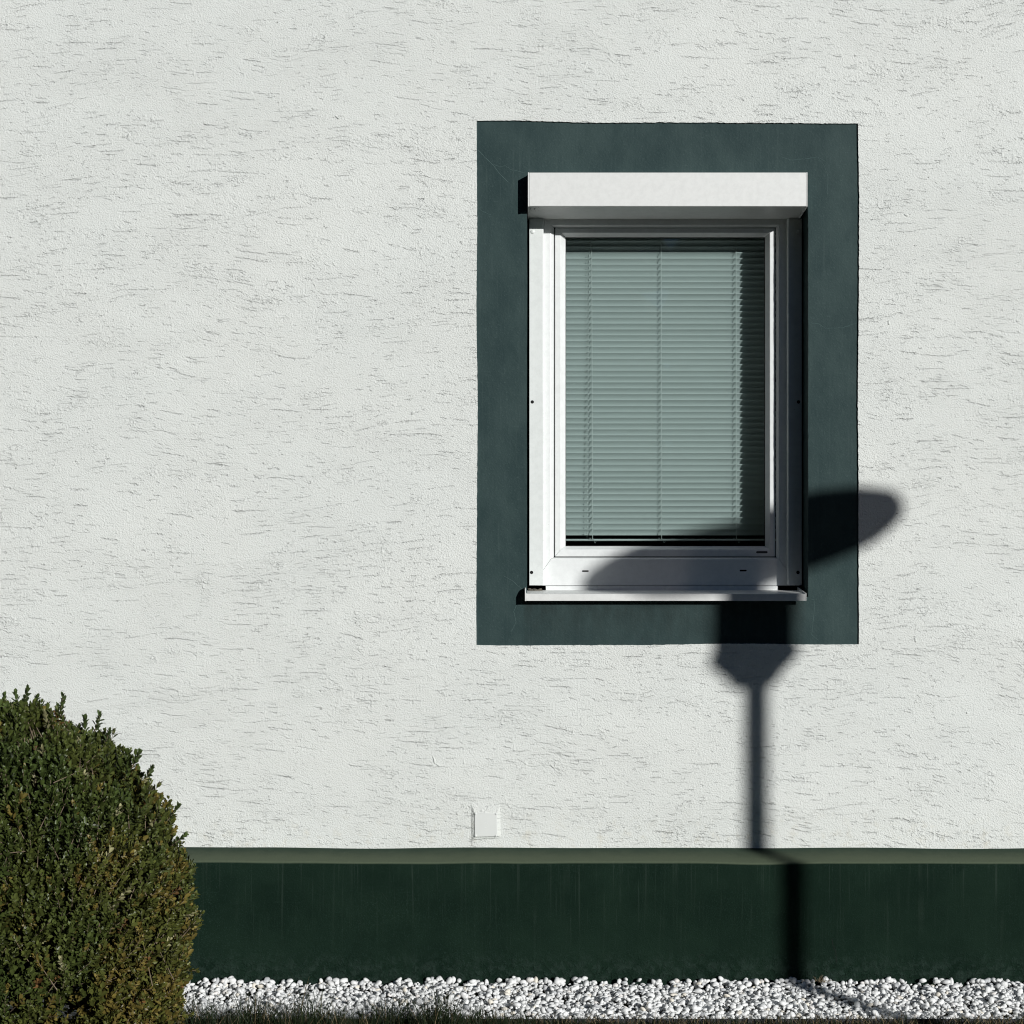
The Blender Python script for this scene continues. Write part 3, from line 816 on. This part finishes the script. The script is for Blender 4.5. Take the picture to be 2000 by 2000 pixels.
def tints(x, y, z, n_):
    """leaf colour: green, olive, and bronze that gathers low on the right flank"""
    base = np.array([[0.050, 0.072, 0.018]]).repeat(n_, 0)
    olive = np.array([0.098, 0.100, 0.022]); bronze = np.array([0.145, 0.115, 0.028]); red = np.array([0.15, 0.080, 0.03]); pale = np.array([0.26, 0.25, 0.13])
    lowright = np.clip((0.80-z/HB)*1.5, 0, 1)*np.clip(x/RBX*1.1+0.25, 0, 1)
    pn = np.array([mnoise.noise(Vector((x[i]*6, y[i]*6, z[i]*6+4))) for i in range(n_)])
    f = np.clip(0.12 + 0.95*lowright + pn*0.9, 0, 1)
    r = rng.random(n_)
    c = base*(1-f[:, None]*0.85) + olive*(f[:, None]*0.85)
    mb = r < (0.03 + 0.42*np.clip(lowright*1.1+pn*1.0-0.25, 0, 1)); c[mb] = bronze
    mr = rng.random(n_) < 0.004+0.010*lowright; c[mr] = red
    mp = rng.random(n_) < 0.016; c[mp] = pale
    return c

def shoots(n_, shrink, jitter, lenr, npair, size, outward, front=True, tf=1.0):
    th = rng.uniform(0, 2*math.pi, n_) if not front else rng.uniform(-math.pi*1.12, math.pi*0.12, n_)
    u = 1-np.power(rng.random(n_), 1.0)
    # even area: more shoots where the crown is wide, enough on top
    u = np.where(rng.random(n_) < 0.16, 1-rng.random(n_)**2*0.10, u)
    x, y, z = bush_point(u, th)
    x = x*shrink; y = y*shrink; z = 0.5*HB+(z-0.5*HB)*shrink
    nrm = np.stack([x/RBX**2, y/RBY**2, np.where(u > .42, (u-.42)*3.3, -0.25)/0.6], 1)
    nrm /= np.linalg.norm(nrm, axis=1, keepdims=True)
    lm = lumps(x, y, z) + rng.normal(0, jitter, n_)
    base = np.stack([x, y, z], 1) + nrm*lm[:, None]
    dirn = nrm*outward + np.array([[0, 0, 0.75]]) + rng.normal(0, .38, (n_, 3))
    ln = rng.uniform(*lenr, n_)
    base = base - dirn/np.linalg.norm(dirn, axis=1, keepdims=True)*ln[:, None]*0.8
    keep = base[:, 2] > 0.03
    # keep ragged hollows, where one looks into the dark inside
    hol = np.array([mnoise.noise(Vector((b_[0]*8+3, b_[1]*8, b_[2]*8))) for b_ in base])
    keep &= hol > (-0.23 if shrink == 1.0 else -0.45)
    base = base[keep]; dirn = dirn[keep]; ln = ln[keep]
    tc = tints(base[:, 0], base[:, 1], base[:, 2], len(base))*tf
    return leaves_from_shoots(base, dirn, ln, npair, size, tc), base, dirn, ln
parts = []
for args in ((4900, 1.0, 0.013, (0.050, 0.088), 6, 0.0228, 0.75, True),
             (2600, 0.93, 0.012, (0.05, 0.08), 5, 0.021, 0.8, True),
             (3200, 0.84, 0.02, (0.05, 0.08), 5, 0.023, 0.8, True),
             (2600, 0.70, 0.03, (0.05, 0.08), 5, 0.024, 0.8, False),
             (2200, 1.0, 0.012, (0.05, 0.085), 6, 0.022, 0.8, False)):
    parts.append(shoots(*args))
VV = []; FF = []; CC = []; off = 0
for (V_, F_, C_), *_r in parts:
    VV.append(V_); FF.append(F_+off); CC.append(C_); off += len(V_)
o = link('foliage', fast_mesh('foliage', np.concatenate(VV), np.concatenate(FF), np.concatenate(CC), M_LEAF), None, None)
o.parent = bush; tag(o, kind='stuff')
# shoots that stand out of the clipped outline, each its own part
def sprig(px, py, d, lean, ln, dark=1.0):
    w = Vector(W(px, py, d)) - Vector(bush.location)
    dr = np.array([[lean, -0.15, 1.0]]); dr /= np.linalg.norm(dr)
    base = np.array([[w.x, w.y, w.z]]) - dr*0.03
    tc = np.array([[0.055, 0.080, 0.025]])*dark
    V_, F_, C_ = leaves_from_shoots(base, dr, np.array([ln+0.03]), 8, 0.022, tc, 0.7)
    o_ = link('sprig', fast_mesh('sprig', V_, F_, C_, M_LEAF)); o_.parent = bush
    m_ = MB(); m_.tube([base[0], base[0]+dr[0]*(ln+0.02)], 0.0012, 5); t_ = m_.build('stem', M_TWIG); t_.parent = o_
for a_ in ((50, 1362, .95, .25, .055), (32, 1368, .98, -.05, .045), (120, 1378, 1.0, .25, .055), (112, 1392, .9, .1, .04), (190, 1412, .95, .35, .055), (166, 1412, 1.0, .0, .03),
           (210, 1440, 1.0, .3, .035), (268, 1480, .98, .5, .03), (292, 1508, 1.0, .6, .035), (338, 1588, .95, .75, .055), (350, 1640, 1.0, 1.2, .04), (362, 1765, .98, 1.0, .05), (70, 1372, .9, .3, .035),
           (8, 1368, .95, .1, .03)):
    sprig(*a_[:4], a_[4]*0.62)
# woody stems
m_ = MB()
for k in range(7):
    an = k*0.9; r0 = 0.05+0.03*random.random()
    P = [Vector((r0*math.cos(an), r0*math.sin(an), -0.02))]
    dr = Vector((math.cos(an)*.45, math.sin(an)*.45, 1)).normalized()
    for q in range(7):
        dr = (dr+Vector((random.uniform(-.25, .25), random.uniform(-.25, .25), .1))).normalized(); P.append(P[-1]+dr*0.10)
    m_.tube(P, 0.014, 7, 0.004)
    for q in range(2, 7):
        for w_ in range(3):
            a2 = random.random()*6.28; dd = Vector((math.cos(a2), math.sin(a2), .55)).normalized()
            B_ = [P[q]]
            for e in range(4):
                dd = (dd+Vector((random.uniform(-.3, .3), random.uniform(-.3, .3), random.uniform(-.1, .3)))).normalized(); B_.append(B_[-1]+dd*0.055)
            m_.tube(B_, 0.005, 5, 0.0016)
o = m_.build('trunk', M_TWIG, None, smooth=True); o.parent = bush
m_ = MB()
(_x, base_, dir_, ln_) = parts[0]
sel = rng.choice(len(base_), 1500, replace=False)
for i in sel:
    dn_ = Vector(dir_[i]).normalized(); b0 = Vector(base_[i])
    m_.tube([b0-dn_*0.05, b0+dn_*float(ln_[i])*1.0], 0.0015, 4, 0.0007)
o = m_.build('twigs', M_TWIG); o.parent = bush; tag(o, kind='stuff')

# ------------------------------------------------------------------ pebbles
def ico(sub):
    bm_ = bmesh.new(); bmesh.ops.create_icosphere(bm_, subdivisions=sub, radius=1.0)
    V_ = np.array([vv_.co[:] for vv_ in bm_.verts]); F_ = np.array([[q.index for q in fc.verts] for fc in bm_.faces]); bm_.free()
    return V_, F_
IV2, IF2 = ico(2); IV1, IF1 = ico(1)
def rot_mats(n_, flat=0.5):
    yaw = rng.uniform(0, 2*math.pi, n_); p_ = rng.normal(0, flat, n_); r_2 = rng.normal(0, flat, n_)
    cy, sy, cp, sp, cr, sr_ = np.cos(yaw), np.sin(yaw), np.cos(p_), np.sin(p_), np.cos(r_2), np.sin(r_2)
    M = np.empty((n_, 3, 3))
    M[:, 0] = np.stack([cy*cp, cy*sp*sr_-sy*cr, cy*sp*cr+sy*sr_], 1)
    M[:, 1] = np.stack([sy*cp, sy*sp*sr_+cy*cr, sy*sp*cr-cy*sr_], 1)
    M[:, 2] = np.stack([-sp, cp*sr_, cp*cr], 1)
    return M
def shape_variants(V_, k):
    out = []
    for i in range(k):
        w = V_.copy()
        for j in range(len(w)):
            q = Vector(w[j]*1.1)+Vector((i*7.3, 0, 0)); w[j] *= 1+0.30*mnoise.noise(q)
        out.append(w)
    return np.array(out)
VAR2 = shape_variants(IV2, 24); VAR1 = shape_variants(IV1, 24)
def ptint(n_):
    g_ = rng.normal(0.83, 0.045, n_).clip(0.62, 0.90)
    c = np.stack([g_*.985, g_*0.995, g_*0.99], 1)
    m1 = rng.random(n_) < .04; c[m1] *= np.array([1.0, .93, .82])
    m2 = rng.random(n_) < .07; c[m2] *= np.array([.66, .67, .69])
    m3 = rng.random(n_) < .03; c[m3] *= np.array([1.0, .95, .92])
    return c
def pebble_mesh(name, P, sz, VAR, IF, smooth=True):
    n_ = len(P); M = rot_mats(n_)
    vi = rng.integers(0, len(VAR), n_)
    sc = np.stack([sz*rng.uniform(.85, 1.25, n_), sz*rng.uniform(.65, .95, n_), sz*rng.uniform(.42, .75, n_)], 1)
    B = VAR[vi]*sc[:, None, :]
    B = np.einsum('nij,nkj->nki', M, B) + P[:, None, :]
    nvv = VAR.shape[1]
    F_ = (IF[None]+(np.arange(n_)*nvv)[:, None, None]).reshape(-1, 3)
    return fast_mesh(name, B.reshape(-1, 3), F_, np.repeat(ptint(n_), len(IF), axis=0), M_STONE, smooth)
gravel = empty('gravel_strip', (0, -0.42, 0)); tag(gravel, 'strip of rounded white marble pebbles between the green plinth and the lawn', 'gravel', kind='structure')
def gz(x, y):
    return np.array([mnoise.noise(Vector((a_*3.0, b_*5.0, 0)))*0.010 for a_, b_ in zip(x, y)])
def scatter(n_, x0_, x1_):
    x = rng.uniform(x0_, x1_, n_); y = -rng.uniform(GRAV0+0.004, GRAV1-0.004, n_)
    dist = -y-GRAV0
    z = -0.014+gz(x, y)+0.006*np.exp(-dist/0.05)
    return np.stack([x, y, z], 1)
P = scatter(13500, -2.05, 2.05); P[:, 2] += rng.uniform(-0.010, 0.008, len(P)); sz = rng.normal(0.0085, 0.0022, len(P)).clip(0.0042, 0.0145)
o = link('pebbles', pebble_mesh('pebbles', P, sz, VAR2, IF2)); o.parent = gravel; o.location = (0, 0.42, 0); tag(o, kind='stuff')
P = np.concatenate([scatter(7000, -5.8, -2.05), scatter(7000, 2.05, 5.8)]); P[:, 2] += rng.uniform(-0.008, 0.008, len(P)); sz = rng.normal(0.0105, 0.0019, len(P)).clip(0.005, 0.0145)
o = link('outer_pebbles', pebble_mesh('outer_pebbles', P, sz, VAR1, IF1)); o.parent = gravel; o.location = (0, 0.42, 0); tag(o, kind='stuff')
# the 300 that lie on top and show largest
vmesh = []
for i in range(24):
    for j in range(2):
        vmesh.append(fast_mesh('pebble', VAR2[i]*np.array([1.15, .85, .66]), IF2, np.repeat(ptint(1), len(IF2), axis=0), M_STONE, True))
P = scatter(300, -1.30, 1.72); 
edge = rng.random(300) < .38
P[edge, 1] = -(GRAV0+0.004+rng.uniform(0, 0.03, edge.sum()))
for i in range(300):
    o = link('pebble', vmesh[i % 48]); o.parent = gravel
    s_ = random.uniform(0.0088, 0.0138)
    o.location = (P[i, 0], P[i, 1]+0.42 if P[i, 1] < -GRAV0-s_ else -GRAV0-s_+0.42, P[i, 2]+random.uniform(0.008, 0.016)+(0.006 if edge[i] else 0))
    o.rotation_euler = (random.gauss(0, .5), random.gauss(0, .5), random.random()*6.28); o.scale = (s_, s_, s_)

# metal lawn edging
b = MB(); b.box(-6, 6, -GRAV1-0.004, -GRAV1, -0.06, 0.012)
tag(b.build('lawn_edging', M_EDGE), 'thin dark metal edging strip between the white gravel and the lawn', 'edging')

# ------------------------------------------------------------------ grass
def blades(x, y, h, w, lean, tint):
    n_ = len(x); V = np.empty((n_, 7, 3))
    an = rng.uniform(0, 2*math.pi, n_); bend = np.abs(rng.normal(lean, lean*.6, n_))
    dx, dy = np.cos(an), np.sin(an); fa = rng.uniform(0, math.pi, n_); wx, wy = np.cos(fa)*w/2, np.sin(fa)*w/2
    for k, (t_, ww) in enumerate(((0, 1), (.4, .9), (.75, .6))):
        ox = x+dx*bend*h*t_**1.8; oy = y+dy*bend*h*t_**1.8; oz = h*t_*(1-.15*bend*t_)-.005
        V[:, 2*k] = np.stack([ox-wx*ww, oy-wy*ww, oz], 1); V[:, 2*k+1] = np.stack([ox+wx*ww, oy+wy*ww, oz], 1)
    V[:, 6] = np.stack([x+dx*bend*h, y+dy*bend*h, h*(1-.15*bend)-.005], 1)
    F0 = np.array([[0, 1, 3], [0, 3, 2], [2, 3, 5], [2, 5, 4], [4, 5, 6]])
    F = (F0[None]+(np.arange(n_)*7)[:, None, None]).reshape(-1, 3)
    return V.reshape(-1, 3), F, np.repeat(tint, 5, axis=0)
def gtint(n_, dry):
    c = np.array([[0.017, 0.028, 0.010]]).repeat(n_, 0)*rng.uniform(.6, 1.4, (n_, 1))
    m1 = rng.random(n_) < dry; c[m1] = np.array([0.20, 0.155, 0.085])*rng.uniform(.5, 1.3, (m1.sum(), 1))
    return c
X = []; Y = []; H = []; 
# tall tufts along the edge, left and centre
n_ = 6200
tx = rng.uniform(-1.25, 0.35, n_); ty = -rng.uniform(GRAV1+0.005, 1.02, n_)
cl = np.array([mnoise.noise(Vector((a_*7, b_*7, 2)))+0.5*mnoise.noise(Vector((a_*22, b_*22, 2))) for a_, b_ in zip(tx, ty)])
env = np.clip((0.30-tx)/0.5, 0.15, 1)*np.clip(0.62+0.75*cl, 0.2, 1.2)
th_ = (0.072+0.100*rng.random(n_)**1.3)*env + (-ty-GRAV1)*0.12
kp = cl > -0.30
T1 = blades(tx[kp], ty[kp], th_[kp], rng.uniform(.0016, .0030, kp.sum()), .38, gtint(kp.sum(), .10))
# the short winter sward over the rest
n2 = 46000
tx = rng.uniform(-3.2, 3.2, n2); ty = -(GRAV1+0.006+rng.random(n2)**1.6*2.4)
T2 = blades(tx, ty, rng.uniform(.018, .050, n2), rng.uniform(.0015, .003, n2), .7, gtint(n2, .45))
V = np.concatenate([T1[0], T2[0]]); F = np.concatenate([T1[1], T2[1]+len(T1[0])]); C = np.concatenate([T1[2], T2[2]])
tag(link('grass', fast_mesh('grass', V, F, C, M_GRASS)), 'dark winter grass with tall thin blades along the gravel edge', 'grass', kind='stuff')

# ------------------------------------------------------------------ unseen conifers added behind the camera to block low sky light from the wall
M_BLOCKER = mat_plain('sky_blocker_foliage', (0.022, 0.034, 0.018), 0.9, 0.1, 0, 0.4, 4)
crowns = []
for k in range(3):
    V_ = []; F_ = []; seg, tiers = 26, 16
    for j in range(tiers*2+1):
        t_ = j/(tiers*2); rad = (1-t_)**0.85*2.6*(1.0 if j % 2 == 0 else 0.74)
        for i in range(seg):
            an = 2*math.pi*i/seg
            rr = rad*(1+0.28*mnoise.noise(Vector((math.cos(an)*2.2, math.sin(an)*2.2, j*.8+k*9))))+0.01
            V_.append((rr*math.cos(an), rr*math.sin(an), 0.8+11.2*t_-(0.25 if j % 2 == 0 else 0)))
    for j in range(tiers*2):
        for i in range(seg):
            a0 = j*seg+i; a1 = j*seg+(i+1) % seg
            F_.append((a0, a1, a1+seg, a0+seg))
    me = mesh('crown', V_, F_); me.materials.append(M_BLOCKER); crowns.append(me)
b = MB(); b.tube([(0, 0, -.1), (0, 0, 2.2), (0, 0, 5)], 0.2, 10, 0.09); tr0 = b.build('trunk', M_TWIG, None, smooth=True)
spots = [(x_, -17.5-1.8*math.sin(x_*1.3)) for x_ in (-30, -26.5, -23, -19.5, -16, -12.6, -9.2, -6, -2.8, 0.4, 3.6)] + \
        [(18.5, -19), (21.5, -17), (24, -14.5), (26, -11), (27, -7.5), (-31, -13), (-30, -9), (-29, -5)]
for k, (x_, y_) in enumerate(spots):
    t_ = empty('sky_blocker', (x_, y_, 0)); t_.rotation_euler[2] = k*1.9; sc = 0.92+0.2*((k*37) % 10)/10; t_.scale = (sc, sc, sc*1.5)
    tag(t_, 'tall dark fir shape added out of view to block low sky from the house wall', 'sky_blocker', 'sky blockers added behind the camera')
    c_ = link('crown', crowns[k % 3]); c_.parent = t_
    if k == 0: u_ = tr0
    else: u_ = tr0.copy(); col.objects.link(u_)
    u_.parent = t_

# dry weed at the foot of the plinth where the post shadow meets the pebbles
wp = W(1603, 1912, 0.20); b = MB()
for k in range(26):
    a_ = random.uniform(-1.3, 1.3); L_ = random.uniform(.012, .032); d_ = Vector((math.sin(a_), random.uniform(-.6, .1), abs(math.cos(a_))*.8+.1)).normalized()
    p0 = Vector((wp[0]+random.uniform(-.02, .02), -0.20+random.uniform(-.01, .01), 0.004)); b.tube([p0, p0+d_*L_*.6, p0+d_*L_+Vector((random.uniform(-.006, .006), 0, -.003))], 0.0009, 4, 0.0005)
tag(b.build('dry_weed', mat_plain('dry_straw', (0.26, 0.21, 0.14), 0.9, 0.1)), 'small dry brown weed on the white pebbles at the foot of the green plinth', 'weed')
